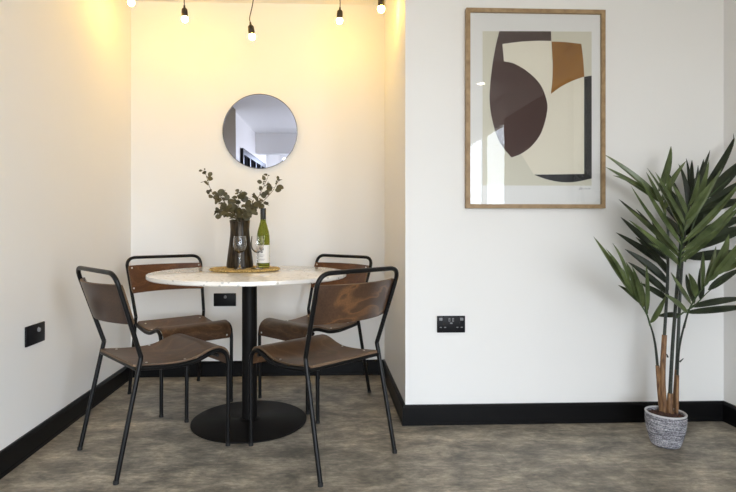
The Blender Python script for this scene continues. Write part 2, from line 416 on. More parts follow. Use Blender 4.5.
# ------------------------------------------------------------------ chairs
TR = 0.0096
BX, BZ = 0.100, 0.470                       # where the rear tube bends
def post_x(z): return BX-0.325*(z-BZ)
SIDE = [(.085, .428), (.16, .418), (.25, .409), (.33, .412), (.38, .425), (.42, .437), (.452, .440), (.478, .430), (.493, .412), (.499, .388)]
TOP = [(.078, .441), (.13, .435), (.19, .428), (.25, .424), (.31, .425), (.355, .435), (.395, .449), (.43, .4575), (.46, .457), (.486, .448), (.504, .431), (.5135, .406), (.516, .368)]
def chair(label, x, y, th, bwood):
    t = thing('dining_chair', label, 'chair', (x, y, 0), th, 'plywood and tube chairs around the table')
    # seat: saddle bent plywood with a rolled front edge
    prof = smooth_path([(a, 0, b) for a, b in TOP], 3); n = len(prof); grid = []
    for i, p in enumerate(prof):
        s = i/(n-1); w = 0.197-0.006*s
        if i == 0: w -= .012
        row = []
        for j in range(15):
            u = -1+2*j/14
            if i >= n-2: ww = w-.010*(i-n+3)/2
            else: ww = w
            dish = -0.007*(1-u*u)*math.sin(PI*min(1, max(0, (p.x-.07)/.40)))
            row.append(Vector((p.x-(0.010*abs(u)**6 if i < 2 else 0)*0, u*ww, p.z+dish)))
        grid.append(row)
    bm = new(); sheet(bm, grid, 0.010, 0, 1)
    seat = link('seat', bm, [M_seatwood, M_plyedge], t)
    for bx_, by_, bz_, nv in ((.14, .165, .4345, 'z'), (.14, -.165, .4345, 'z'), (.30, .182, .425, 'z'), (.30, -.182, .425, 'z'), (.5165, .165, .386, 'x'), (.5165, -.165, .386, 'x')):
        b = new(); q = bmesh.ops.create_uvsphere(b, u_segments=10, v_segments=6, radius=.0055)
        sc = (1, 1, .4) if nv == 'z' else (.4, 1, 1)
        for w_ in b.verts: w_.co = Vector((w_.co.x*sc[0]+bx_, w_.co.y*sc[1]+by_, w_.co.z*sc[2]+bz_))
        link('bolt', b, M_bolt, seat)
    # backrest: curved board bolted to the posts
    grid = []; zs = [.608+.158*i/8 for i in range(9)]
    for i, z in enumerate(zs):
        row = []
        for j in range(21):
            u = -1+2*j/20; hw = .216+.010*i/8
            e = .006 if i in (0, 8) else 0
            row.append(Vector((post_x(z)+.0185-.060*(1-u*u), u*(hw-e), z)))
        grid.append(row)
    bm = new(); sheet(bm, [r[::-1] for r in grid], 0.009, 0, 1)
    back = link('backrest', bm, [bwood, M_plyedge], t)
    for sy in (1, -1):
        for z in (.752, .634):
            for fx in (.0195, ):
                b = new(); bmesh.ops.create_uvsphere(b, u_segments=10, v_segments=6, radius=.0055)
                for w_ in b.verts: w_.co = Vector((w_.co.x*.4+post_x(z)+fx-.0045, w_.co.y+sy*.207, w_.co.z+z))
                link('bolt', b, M_bolt, back)
    # hoop: both posts and the top rail, one continuous tube
    zt = .812; yt = .233
    pts = fillet([(BX, .207, BZ), (post_x(zt), yt, zt), (post_x(zt), -yt, zt), (BX, -.207, BZ)], [0, .062, .062, 0], 8)
    bm = new(); tube(bm, pts, TR); link('back_frame', bm, M_black, t)
    for sy in (1, -1):
        # rear leg, raked
        bm = new(); tube(bm, fillet([(0, sy*.215, .004), (BX-.004, sy*.208, BZ-.02), (BX, sy*.207, BZ+.001)], .02, 3), TR)
        lg = link('leg', bm, M_black, t)
        b = new(); lathe(b, [(0, 0), (.0108, 0), (.0108, .012), (.0097, .014), (0, .014)], 14, c=(0, sy*.215)); link('foot_cap', b, M_rubber, lg)
        # front leg
        bm = new(); tube(bm, [(.499, sy*.200, .390), (.502, sy*.200, .370), (.502, sy*.1995, .30), (.5, sy*.199, .004)], TR)
        lg = link('leg', bm, M_black, t)
        b = new(); lathe(b, [(0, 0), (.0108, 0), (.0108, .012), (.0097, .014), (0, .014)], 14, c=(.5, sy*.199)); link('foot_cap', b, M_rubber, lg)
    # seat frame: two side rails following the seat, and cross bars
    bm = new()
    for sy in (1, -1):
        tube(bm, smooth_path([(a, sy*(.204-.004*(a > .4)), c) for a, c in SIDE], 4), TR)
    tube(bm, [(.088, -.2, .422), (.088, .2, .422)], TR*.95); tube(bm, [(.450, -.195, .418), (.450, .195, .418)], TR*.8)
    link('seat_frame', bm, M_black, t)
    return t
chair('front left dining chair seen from behind with a plain dark brown backrest', -0.9463, 2.1947, 0.7245, M_backplain)
chair('front right dining chair with a light streak of grain across its dark backrest', 0.1447, 2.129, 2.2925, M_backwood)
chair('dining chair behind the table by the left wall, facing into the room', -0.9917, 3.2727, -0.9347, M_backred)
chair('dining chair behind the table on the right, mostly hidden by the chair in front', 0.1121, 3.2677, 3.943, M_backred)

# ------------------------------------------------------------------ table
TX, TY, TZ = -0.386, 2.68, 0.762
t = thing('pedestal_table', 'round white terrazzo cafe table on a black pedestal in the nook', 'table', (TX, TY, 0))
bm = new(); R = 0.497
lathe(bm, [(0, TZ-.021), (R-.004, TZ-.021), (R, TZ-.017), (R, TZ-.004), (R-.001, TZ-.001), (R-.004, TZ), (0, TZ)], 128); link('tabletop', bm, M_terr, t)
bm = new(); lathe(bm, [(0, .0085), (.038, .0085), (.038, TZ-.032), (0, TZ-.032)], 40); link('column', bm, M_blackmatt, t)
bm = new(); lathe(bm, [(0, TZ-.032), (.16, TZ-.032), (.16, TZ-.0212), (0, TZ-.0212)], 40); link('mounting_plate', bm, M_blackmatt, t)
bm = new(); lathe(bm, [(0, 0.0005), (.287, .0005), (.291, .003), (.291, .008), (.287, .0105), (.06, .0125), (.05, .016), (.044, .020), (0, .020)], 96); link('base_plate', bm, M_blackmatt, t)

# ------------------------------------------------------------------ things on the table
PX, PY = -0.427, 2.800
bm = new(); pr = .179
# woven mat: coils
prof = [(0, TZ+.0005), (pr-.006, TZ+.0005), (pr, TZ+.004)]
k = 0; r = pr
while r > .012:
    prof += [(r-.001, TZ+.0085), (r-.006, TZ+.0098), (r-.011, TZ+.0080)]; r -= .012
prof += [(0, TZ+.0090)]
lathe(bm, prof, 72)
for i in range(64):       # braided rim
    a = 2*PI*i/64; p = Vector((pr*math.cos(a), pr*math.sin(a), TZ+.0065))
    q = Vector((pr*math.cos(a+.11), pr*math.sin(a+.11), TZ+.0065))
    o1 = Vector((math.cos(a), math.sin(a), 0))*.006
    tube(bm, [p-o1, (p+q)/2+Vector((0, 0, .003)), q+o1], .0042, 6)
o = link('placemat', bm, M_wicker, loc=(PX, PY, 0)); tag(o, 'round woven straw placemat lying on the white tabletop', 'placemat')
MZ = TZ+.0105

# vase (flared, ribbed smoked glass)
VX, VY = -0.468, 2.885
vb = [(0, .0), (.068, 0), (.0725, .004), (.072, .02), (.067, .06), (.058, .13), (.0525, .18), (.051, .21), (.053, .24), (.056, .258)]
inn = [(.053, .258), (.050, .24), (.048, .21), (.0495, .18), (.055, .13), (.064, .06), (.067, .02), (0, .014)]
bm = new(); lathe(bm, [(r, z) for r, z in vb+inn], 96, ribs=24, ribamp=.012)
o = link('vase', bm, M_vase, loc=(VX, VY, MZ)); tag(o, 'flared dark smoked glass vase holding the eucalyptus', 'vase')

def sprig(label, path, leaves, seed, size=1.0):
    rnd = random.Random(seed)
    t = thing('eucalyptus_sprig', label, 'sprig', (VX, VY, MZ+.02), 0, 'eucalyptus sprigs in the vase')
    off = Vector((VX, VY, MZ+.02))
    P = [Vector(p)-off for p in path]; sp = smooth_path(P, 8); n = len(sp)
    bm = new(); tube(bm, sp, [.0026-.0016*i/(n-1) for i in range(n)], 8); 
    stem = link('stem', bm, M_stem_euc, t)
    bm = new()
    def leaf(c, ax, nrm, ln, wd):
        ax = ax.normalized(); sd = ax.cross(nrm).normalized(); nn = sd.cross(ax); m_ = 9
        L_, C_, R_ = [], [], []
        for i in range(m_+1):
            s = i/m_; w = wd*math.sin(PI*min(1, s*.97+.03))**.62
            if i == m_: w = 0.0002
            b = c+ax*(ln*s)-nn*(.12*ln*s*s)
            L_.append(bm.verts.new(b-sd*w+nn*w*.22)); C_.append(bm.verts.new(b)); R_.append(bm.verts.new(b+sd*w+nn*w*.22))
        for i in range(m_):
            bm.faces.new((L_[i], C_[i], C_[i+1], L_[i+1])); bm.faces.new((C_[i], R_[i], R_[i+1], C_[i+1]))
    lo = int(n*.24)
    for k in range(leaves):
        i = lo+int((n-1-lo)*(k/(leaves-1))); p = sp[i]
        d = (sp[min(i+1, n-1)]-sp[max(i-1, 0)]).normalized()
        ang = rnd.uniform(0, 2*PI); o1 = d.orthogonal().normalized(); o2 = d.cross(o1)
        side = o1*math.cos(ang)+o2*math.sin(ang)
        ax = (side*rnd.uniform(.7, 1.1)+d*rnd.uniform(.1, .8)+Vector((0, 0, rnd.uniform(-.4, .2))))
        nr = Vector((rnd.uniform(-.6, .6), rnd.uniform(-1.2, -.2), rnd.uniform(-.2, 1)))
        g = size*rnd.uniform(.75, 1.2)*(1 if k < leaves-4 else .7)
        pet = ax.normalized()*rnd.uniform(.004, .022)
        tube(bm, [p, p+pet*1.1], [.0009, .0006], 5) if pet.length > .008 else None
        leaf(p+pet, ax, nr, .036*g, .0155*g)
    # small terminal buds
    for k in range(5):
        p = sp[-1-k]+Vector((rnd.uniform(-.01, .01), rnd.uniform(-.01, .01), rnd.uniform(-.006, .008)))
        leaf(p, Vector((rnd.uniform(-1, 1), rnd.uniform(-.5, .5), rnd.uniform(.1, 1))), Vector((0, -1, .3)), .012, .004)
    link('foliage', bm, M_leaf_euc, t)
    stem.data.materials[0] = M_stem_euc
def ep(px, py, dy): return at(px, py, VY+dy)
b0 = lambda dx, dy: (VX+dx, VY+dy, MZ+.03)
sprig('tall thin eucalyptus sprig arching to the far left out of the vase', [b0(.02, .01), ep(237, 220, 0), ep(222, 206, -.01), ep(211, 190, -.02), ep(205, 171, -.02)], 22, 11)
sprig('tall eucalyptus sprig leaning to the far right above the wine bottle', [b0(-.02, .0), ep(245, 219, .01), ep(258, 206, .02), ep(271, 193, .02), ep(279, 180, .02)], 34, 12)
sprig('upright eucalyptus sprig in the right half of the bunch under the mirror', [b0(-.02, -.01), ep(243, 219, .02), ep(252, 207, .05), ep(260, 194, .06), ep(268, 177, .07)], 28, 13)
sprig('short eucalyptus sprig standing in the middle of the bunch', [b0(.0, .02), ep(240, 220, .02), ep(239, 209, .03), ep(238, 200, .04), ep(240, 192, .04)], 32, 14)
sprig('eucalyptus sprig in the left half of the bunch below the tall thin one', [b0(.02, .02), ep(236, 220, .03), ep(229, 209, .05), ep(223, 200, .06), ep(219, 193, .06)], 34, 15)
sprig('low drooping eucalyptus sprig spilling over the left rim of the vase', [b0(.02, -.01), ep(237, 219, -.03), ep(230, 212, -.05), ep(224, 210, -.06), ep(217, 213, -.07)], 26, 16)
sprig('low drooping eucalyptus sprig spilling over the front and right rim', [b0(-.01, .01), ep(241, 219, -.05), ep(245, 211, -.08), ep(249, 207, -.10), ep(253, 207, -.12)], 28, 17)

# bottle
BXp, BYp = at(263.2, 267, 2.835).x, 2.835
t = thing('wine_bottle', 'green glass white wine bottle with a white label beside the vase', 'bottle', (BXp, BYp, MZ))
outer = [(0, .006), (.02, .003), (.030, 0), (.0345, .003), (.0355, .012), (.0355, .150), (.0345, .172), (.030, .198), (.022, .228), (.0165, .248), (.0145, .262), (.0140, .308), (.0148, .310), (.0148, .318)]
inner = [(.0100, .318), (.0100, .265), (.013, .248), (.0185, .228), (.0265, .198), (.031, .172), (.0325, .150), (.0325, .014), (.028, .010), (0, .014)]
bm = new(); lathe(bm, outer+inner, 48); body = link('glass_body', bm, M_greenglass, t)
bm = new(); lathe(bm, [(.0146, .262), (.0150, .263), (.0150, .290), (.0154, .292), (.0154, .321), (.0148, .323), (0, .323)], 32); link('capsule', bm, M_capsule, t)
# label wraps the front of the body
def wrap(bm, r, a0, a1, z0, z1, n=24, mi=0):
    A = []
    for i in range(n+1):
        a = a0+(a1-a0)*i/n
        A.append([bm.verts.new((rr*math.cos(a), rr*math.sin(a), z)) for rr, z in ((r, z0), (r, z1), (r-.0003, z1), (r-.0003, z0))])
    for a, b in zip(A, A[1:]):
        for k in range(4): bm.faces.new((a[k], b[k], b[(k+1) % 4], a[(k+1) % 4])).material_index = mi
    bm.faces.new(A[0]); bm.faces.new(A[-1][::-1])
FR = -PI/2-.16
bm = new(); wrap(bm, .0361, FR-1.5, FR+1.5, .028, .124); lab = link('label', bm, M_label, t)
# the little dark crest and the lines of print under it
bm = new()
wrap(bm, .0364, FR-.16, FR+.16, .092, .104, 6); wrap(bm, .0364, FR-.30, FR-.08, .098, .112, 6); wrap(bm, .0364, FR+.05, FR+.34, .096, .110, 6)
wrap(bm, .0364, FR-.10, FR+.22, .083, .090, 6)
for z, a in ((.070, .42), (.062, .30), (.048, .5), (.043, .42)):
    wrap(bm, .0364, FR-a, FR+a, z, z+.0016, 8)
link('crest', bm, M_ink, lab)

# wine glasses
def wineglass(label, x, y):
    t = thing('wine_glass', label, 'glass', (x, y, MZ), 0, 'wine glasses on the placemat')
    bm = new()
    prof = [(0, .0), (.032, 0), (.0335, .0012), (.032, .0025), (.012, .006), (.0050, .014), (.0040, .030), (.0040, .074), (.0060, .083), (.016, .089), (.028, .101), (.0345, .119), (.0352, .132), (.0330, .154), (.0300, .173),
            (.0288, .173), (.0317, .154), (.0339, .132), (.0332, .119), (.0268, .103), (.015, .092), (0, .088)]
    lathe(bm, prof, 40); link('glass_bowl', bm, M_glass, t)
    return t
g1 = at(239.8, 269, 2.745); g2 = at(257.3, 269, 2.765)
wineglass('clear stemmed wine glass standing in front of the dark vase', g1.x, g1.y)
wineglass('clear stemmed wine glass standing in front of the wine bottle', g2.x, g2.y)

# ------------------------------------------------------------------ mirror
mc = at(260, 131.3, YN-.02); MR = 37.0/FPX*(YN-.02+.02)
t = thing('round_mirror', 'round frameless wall mirror above the vase in the nook', 'mirror', (mc.x, YN-.016, mc.z))
t.rotation_euler = (math.radians(90+1.27), 0, 0)
MR = .2495
bm = new(); lathe(bm, [(0, -.003), (MR-.004, -.003), (MR-.004, .0020), (0, .0020)], 96); link('mirror_glass', bm, M_mirror, t)
bm = new(); lathe(bm, [(MR-.0042, -.005), (MR, -.005), (MR, .0032), (MR-.002, .0040), (MR-.0042, .0036), (MR-.0042, -.005)], 96); link('mirror_edge', bm, M_mirrorrim, t)

# ------------------------------------------------------------------ pendant bulbs
def pendant(label, px, py, Y, tilt=0.0, wiggle=0.0):
    p = at(px, py, Y)
    t = thing('hanging_bulb', label, 'light bulb', (p.x, p.y, p.z), 0, 'bare bulbs hanging on black cords')
    top = ZC-.004-p.z
    off = Vector((math.sin(tilt), 0, math.cos(tilt)))
    # holder along the tilted axis
    rot = Matrix.Rotation(tilt, 4, 'Y')
    bm = new(); lathe(bm, [(0, .012), (.0165, .012), (.0185, .016), (.0185, .040), (.0170, .056), (.0125, .063), (.0065, .068), (.0050, .082), (0, .084)], 24)
    bm.transform(rot); h = link('bulb_holder', bm, M_bulbholder, t)
    bm = new(); lathe(bm, [(0, -.022), (.008, -.0205), (.015, -.015), (.0195, -.005), (.0200, .002), (.0175, .010), (.0140, .015), (0, .016)], 24)
    bm.transform(rot); link('bulb', bm, M_bulb, t)
    a = off*.080
    pts = [a, a+off*.03, (a.x*.8+wiggle, 0, .08+(top-.08)*.35), (a.x*.5+wiggle*1.2, 0, .08+(top-.08)*.6), (wiggle*.5, 0, top)]
    bm = new(); tube(bm, smooth_path(pts, 8), .0028, 8); link('cord', bm, M_cord, t)
    bm = new(); lathe(bm, [(0, top-.012), (.006, top-.012), (.016, top-.004), (.016, top+.003), (0, top+.003)], 16, c=(wiggle*.5, 0)); link('ceiling_hook', bm, M_bulbholder, t)
pendant('bare lit bulb nearest the left wall, only its tip in view', 131.2, 2.5, 3.04)
pendant('bare lit bulb on a black cord to the upper left of the mirror', 184.9, 19.0, 3.17, -.04)
pendant('bare lit bulb on a wavy cord straight above the mirror, lowest of all', 252.0, 36.5, 3.02, -.12, .012)
pendant('bare lit bulb on a black cord to the upper right of the mirror', 339.6, 20.6, 3.20, .03)
pendant('bare lit bulb nearest the right side of the nook, cord out of view', 381.2, 8.8, 2.86)

for i, (lx, ly, lab) in enumerate(((1.62, -.18, 'round ceiling downlight nearest the picture wall on the right'), (1.62, -.95, 'round ceiling downlight on the right, further from the picture wall'),
                                   (-.40, -.18, 'added round fill downlight on the left, nearest the dining nook'), (-.40, -.95, 'added round fill downlight on the left, further from the dining nook'))):  # left pair is added fill light for the room, no such lamps sighted
    t = thing('ceiling_downlight', lab, 'ceiling light', (lx, ly, ZC), 0, 'downlights in the ceiling behind the camera')
    bm = new(); lathe(bm, [(.040, -.001), (.040, -.010), (.046, -.012), (.056, -.006), (.057, -.0005)], 32); link('trim_ring', bm, M_white, t)
    bm = new(); lathe(bm, [(0, -.008), (.041, -.008), (.041, -.002), (0, -.002)], 32); link('lamp', bm, M_down, t)

# ------------------------------------------------------------------ framed print
YF = YP-.002                      # back of the frame
fd = .028
def fp(px, py): q = at(px, py, YP-.022); return q.x, q.z
x0, z1 = fp(466.0, 8.2); x1, z0 = fp(604.8, 208.4)
t = thing('framed_print', 'large abstract print in brown, ochre and black in a thin oak frame', 'picture', ((x0+x1)/2, YF, z0))
ox, oz = (x0+x1)/2, z0
W = (x1-x0)/2; Hh = z1-z0; fw = .0200
bm = new()
def prism(pts2, ya, yb, mi=0):
    A = [bm.verts.new((x, ya, z)) for x, z in pts2]; B = [bm.verts.new((x, yb, z)) for x, z in pts2]; n = len(pts2)
    bm.faces.new(A).material_index = mi; bm.faces.new(B[::-1]).material_index = mi
    for k in range(n): bm.faces.new((A[k], B[k], B[(k+1) % n], A[(k+1) % n])).material_index = mi
prism([(-W, 0), (W, 0), (W-fw, fw), (-W+fw, fw)], -fd, 0); prism([(-W, Hh), (-W+fw, Hh-fw), (W-fw, Hh-fw), (W, Hh)], -fd, 0)
prism([(-W, 0), (-W+fw, fw), (-W+fw, Hh-fw), (-W, Hh)], -fd, 0); prism([(W, 0), (W, Hh), (W-fw, Hh-fw), (W-fw, fw)], -fd, 0)
link('frame', bm, M_oak, t, smooth=False)
bm = new(); box(bm, -W+fw, W-fw, -.014, -.004, fw, Hh-fw); link('mat_board', bm, M_mat, t, smooth=False)
def ap(px, py): q = at(px, py, YF-.0145); return q.x-ox, q.z-oz
def curve(pts, n=5): return [(q.x, q.y) for q in smooth_path([Vector((a, b, 0)) for a, b in pts], n)]
bm = new()
def flat(poly, lift, mi):
    pts = [ap(a, b) for a, b in poly]
    prism(pts, -.0141-lift, -.0141-lift+.0003, mi)
flat([(482.6, 31.2), (591.6, 31.6), (591.6, 185.6), (482.6, 185.4)], .0001, 0)
# pale cream field inside the shapes
flat([(502.5, 43.5), (515, 41.8), (551.3, 40.8), (551.3, 60), (584, 76), (584, 174), (534, 174.5), (521, 154), (547, 110), (514, 63), (504, 61.5)], .0004, 1)
# brown arch with a hooked end
flat([(499.4, 31.2), (551.0, 31.3), (551.3, 40.9)] + curve([(551.3, 40.9), (539, 40.7), (526, 41.2), (514, 42.4), (502.3, 44.0)])[1:] +
     [(503.9, 61.6), (498, 61.4)] + curve([(498, 61.4), (493.0, 61.4)], 2) + curve([(493.0, 61), (494.6, 52), (496.6, 42), (499.4, 31.2)])[1:-1], .0007, 2)
# maroon leaf shape
flat(curve([(492.9, 61.2), (498, 60.6), (503.9, 61.4), (514.4, 63.8), (528, 72), (539.6, 83.6), (545.4, 96.2), (547.3, 110), (541.8, 131.3), (532.6, 145), (521.4, 153.6), (511.4, 157.5)]) +
     curve([(511.4, 157.5), (499, 141.4), (491.8, 118), (489.6, 100), (490.0, 88), (490.8, 78), (492.9, 61.2)])[1:-1], .0008, 3)
# ochre blade
flat(curve([(551.5, 41.5), (566, 42.2), (581.2, 44.0)]) + curve([(581.2, 44), (583.2, 60), (584.2, 76.6)])[1:] + curve([(584.2, 76.6), (572, 81), (561, 86.6), (550.8, 94.0)])[1:] + curve([(550.8, 94), (552.3, 80), (552.6, 62), (551.5, 41.5)])[1:-1], .0009, 4)
# black corner
flat([(584.2, 76.8), (591.6, 75.7), (591.7, 178.4)] + curve([(591.7, 178.4), (577, 181.6), (566, 182.3), (555, 181.2), (543.8, 178.4), (534.0, 174.7)])[1:] + [(550, 174.5), (584.2, 174.0)], .0010, 5)
pr_ = link('print', bm, [M_cream, M_cream2, M_pbrown, M_pmaroon, M_pochre, M_pblack], t, smooth=False)
# pencilled signature
bm = new(); rs = random.Random(3)
sx = 579.0; pts = []
for k in range(26):
    a = sx+k*.46; b = 188.6+(1.3*math.sin(k*1.7)+.7*math.sin(k*3.1))*(1 if k < 7 else .45)
    if 9 < k < 12 or 17 < k < 20: b = 189.2
    x_, z_ = ap(a, b); pts.append((x_, -.0146, z_))
tube(bm, smooth_path(pts, 3), .0007, 5); link('signature', bm, M_pencil, pr_)
bm = new(); box(bm, -W+fw, W-fw, -.0205, -.0185, fw, Hh-fw); link('glazing', bm, M_glaz, t, smooth=False)

# ------------------------------------------------------------------ wall plates
def plate(name, label, loc, rz, w=.146, h=.086):
    t = thing(name, label, 'socket', loc, rz)
    bm = new(); box(bm, -w/2, w/2, -.009, 0, -h/2, h/2, bev=.003); link('face_plate', bm, M_plate, t)
    return t
def rect(parent, name, x, z, w, h, m, y=-.0095, bev=.0008):
    bm = new(); box(bm, x-w/2, x+w/2, y-.0012, y+.002, z-h/2, z+h/2, bev=bev); return link(name, bm, m, parent)
p = at(450.8, 324.0, YP); t = plate('double_socket', 'black double power socket with two charging ports below the framed print', (p.x, YP-.0005, p.z), 0, .142, .084)
for s in (-1, 1):
    sw = rect(t, 'rocker_switch', s*.053, .026, .016, .014, M_plategrey, -.0105)
    rect(t, 'pin_slot', s*.042, .008, .005, .011, M_rubber)
    rect(t, 'pin_slot', s*.042-.011, -.015, .010, .0045, M_plategrey); rect(t, 'pin_slot', s*.042+.011, -.015, .010, .0045, M_plategrey)
for s in (-1, 1):
    u = rect(t, 'charging_port', s*.009, .022, .008, .018, M_plategrey)
    rect(u, 'port_opening', s*.009, .022, .003, .013, M_rubber, -.0106, .0003)
rect(t, 'port_mark', 0, .006, .012, .006, M_plategrey)
p = at(225.0, 299.6, YN); t = plate('aerial_socket', 'black blank wall plate with one small round outlet on the nook back wall', (p.x, YN-.0005, p.z), 0, .148, .086)
def coax(t, x, z, m=M_rubber):
    bm = new(); lathe(bm, [(0, 0), (.0095, 0), (.0095, .006), (.0075, .008), (.004, .008), (.0035, .004), (0, .004)], 24)
    bm.transform(Matrix.Translation((x, -.009, z)) @ Matrix.Rotation(PI/2, 4, 'X')); o = link('round_outlet', bm, M_plategrey, t)
    rect(o, 'outlet_rim', x, z+.011, .008, .002, M_plategrey, -.0095, .0004)
coax(t, .004, .018)
p = at(34.0, 334.5, 1.0)
k = (34-CX)/FPX; s_, c_ = math.sin(YAW), math.cos(YAW); Yp = XL*(c_-k*s_)/(k*c_+s_); p = at(34.0, 334.0, Yp)
t = plate('television_socket', 'black blank wall plate with one small round outlet on the left wall', (XL+.0005, Yp, p.z), PI/2, .150, .088)
coax(t, .018, .016)

# ------------------------------------------------------------------ potted palm
QX, QY = 1.551, 2.312
t = thing('potted_palm', 'tall artificial palm in a small grey woven pot in the right corner', 'potted plant', (QX, QY, 0))
PO = Vector((QX, QY, 0))
PHt = .147
bm = new(); prof = [(0, .001), (.054, .001), (.0580, .004)]
rows = 15
for i in range(rows):
    s = (i+.5)/rows; z = .006+s*(PHt-.010); r = .058+.025*math.sin(min(1, s*1.08)*PI/2)**.9 - (.0015*max(0, (s-.85)/.15))
    dz = (PHt-.010)/rows
    prof += [(r-.0012, z-dz*.46), (r+.0012, z), (r-.0012, z+dz*.46)]
prof += [(.0770, PHt-.003), (.0750, PHt-.02), (0, PHt-.02)]
lathe(bm, prof, 56); link('pot', bm, M_pot, t)
bm = new(); tube(bm, [(0.0800*math.cos(a*2*PI/48), .0800*math.sin(a*2*PI/48), PHt) for a in range(49)], .0042, 8); link('pot_rim', bm, M_potrim, t)
bm = new(); rnd = random.Random(5)
lathe(bm, [(0, PHt-.012), (.05, PHt-.013), (.0755, PHt-.016), (.0755, PHt-.019), (0, PHt-.019)], 32)
for k in range(150):
    a = rnd.uniform(0, 2*PI); r = .071*math.sqrt(rnd.random()); s = rnd.uniform(.004, .008)
    res = bmesh.ops.create_icosphere(bm, subdivisions=1, radius=s, matrix=Matrix.Translation((r*math.cos(a), r*math.sin(a), PHt-.012)) @ Matrix.Diagonal((1, rnd.uniform(.5, 1), .6, 1)))
o = link('bark_chips', bm, M_soil, t, smooth=False); o['kind'] = 'stuff'

def W3(q): return at(q[0], q[1], q[2])-PO
def stalk(pts, r0, r1, brown_to=None, rb=None):
    P = smooth_path([W3(q) for q in pts], 8); n = len(P)
    bm = new(); tube(bm, P, [r0+(r1-r0)*i/(n-1) for i in range(n)], 10); s = link('stalk', bm, M_stalk, t)
    if brown_to:
        m_ = max(4, int(n*brown_to)); bm = new()
        tube(bm, P[:m_], [(rb or r0*1.35)*(1-.28*i/(m_-1)) for i in range(m_)], 10)
        link('brown_sheath', bm, M_bark, s)
    return s
ZB = 413
stalk([(662, ZB, 2.36), (659, 385, 2.36), (656.5, 355, 2.35), (654, 338, 2.34), (650.4, 325, 2.33)], .0075, .0035, .45, .0115)
stalk([(664.5, ZB, 2.35), (662.5, 380, 2.35), (664.5, 335, 2.36), (666.5, 300, 2.36), (668, 262, 2.36), (668, 225, 2.37)], .0085, .005, .42, .0145)
stalk([(670, ZB, 2.335), (670.5, 385, 2.335), (673, 340, 2.33), (676, 300, 2.31), (679, 262, 2.28), (681.5, 235, 2.24)], .0085, .006, .19, .0150)
stalk([(674.5, ZB, 2.36), (676.5, 375, 2.37), (678.5, 330, 2.40), (680.5, 285, 2.42), (684, 240, 2.44), (688, 205, 2.45)], .0085, .005, .26, .0120)
stalk([(676.5, ZB, 2.34), (677.5, 375, 2.34), (679, 350, 2.33), (683, 330, 2.31), (687.5, 314, 2.29)], .006, .0035, .3, .0095)
# the nodes on the stems
for q, d in (((679.5, 362, 2.36), (.012, -.004, .014)), ((667.8, 357, 2.35), (-.008, -.006, .012))):
    bm = new(); a = W3(q); tube(bm, [a, a+Vector(d)*.6, a+Vector(d)*1.3], [.004, .003, .0015], 8); link('leaf_scar', bm, M_stalk, t)

def frond(rachis, leaves, m, seed, facing=(0, -1, .35), wscale=1.0):
    """leaves: (base px,py,Y, tip px,py,Y, width) - lanceolate, folded along the midrib"""
    rnd = random.Random(seed); F = Vector(facing)
    bm = new(); P = smooth_path([W3(q) for q in rachis], 6); n = len(P)
    tube(bm, P, [.0042-.0026*i/(n-1) for i in range(n)], 8)
    fr_ = link('frond', bm, M_rachis, t)
    bm = new()
    for bx_, by_, bY, tx_, ty_, tY, wd in leaves:
        a = W3((bx_, by_, bY)); b = W3((tx_, ty_, tY)); ax = b-a; ln = ax.length; d = ax.normalized()
        nr = (F+Vector((rnd.uniform(-.35, .35), rnd.uniform(-.2, .2), rnd.uniform(-.3, .3)))).normalized()
        sd = d.cross(nr).normalized(); nn = sd.cross(d).normalized()
        sag = rnd.uniform(-.04, .07)*ln; bend = rnd.uniform(-.03, .03)*ln; fold = rnd.uniform(.35, .75); w0 = wd*wscale/216.0/2*.80
        Ls = []; m_ = 12
        for i in range(m_+1):
            s = i/m_
            w = w0*(math.sin(PI*min(1.0, s**.72*.985+.012))**.75) if i < m_ else .0002
            w = max(w, .0004)
            c = a.lerp(b, s)+nn*sag*4*s*(1-s)+sd*bend*4*s*(1-s)
            Ls.append([bm.verts.new(c-sd*w+nn*w*fold), bm.verts.new(c-sd*w*.5+nn*w*fold*.42), bm.verts.new(c-nn*w*.08), bm.verts.new(c+sd*w*.5+nn*w*fold*.42), bm.verts.new(c+sd*w+nn*w*fold)])
        for q in sum(Ls, []):
            q.co.x = min(q.co.x, XR-.03-QX); q.co.y = min(q.co.y, YP-.012-QY)
        for p0, p1 in zip(Ls, Ls[1:]):
            for k in range(4): bm.faces.new((p0[k], p0[k+1], p1[k+1], p1[k]))
    link('leaflets', bm, m, fr_)

# main frond, facing the room
frond([(679.5, 268, 2.28), (681, 250, 2.22), (683, 234, 2.17), (686, 215, 2.12), (689, 203, 2.09)], [
    (679.6, 263, 2.27, 629, 220, 2.22, 9), (680.3, 254, 2.24, 631, 186, 2.16, 8.5), (681.5, 245, 2.20, 640, 178, 2.11, 9.5), (683.0, 236, 2.17, 647, 168, 2.07, 11),
    (684.5, 226, 2.14, 655, 172, 2.03, 10), (686.5, 215, 2.12, 671.5, 183, 2.02, 8),
    (679.6, 263, 2.27, 738, 210, 2.20, 8), (681, 252, 2.23, 748, 192, 2.14, 8.5), (682.5, 243, 2.20, 744, 178, 2.10, 8.5), (683.5, 232, 2.16, 709, 160, 2.05, 9.5),
    (685.5, 220, 2.13, 716, 176, 2.02, 8), (688, 206, 2.10, 699, 172, 2.00, 8),
    (680, 258, 2.26, 624, 205, 2.30, 8), (682, 240, 2.19, 662, 186, 2.12, 7), (680, 258, 2.26, 746, 203, 2.26, 9), (684, 229, 2.15, 722, 168, 2.13, 8), (679.5, 266, 2.28, 648, 243, 2.20, 7.5)], M_leaf, 21, wscale=.86)
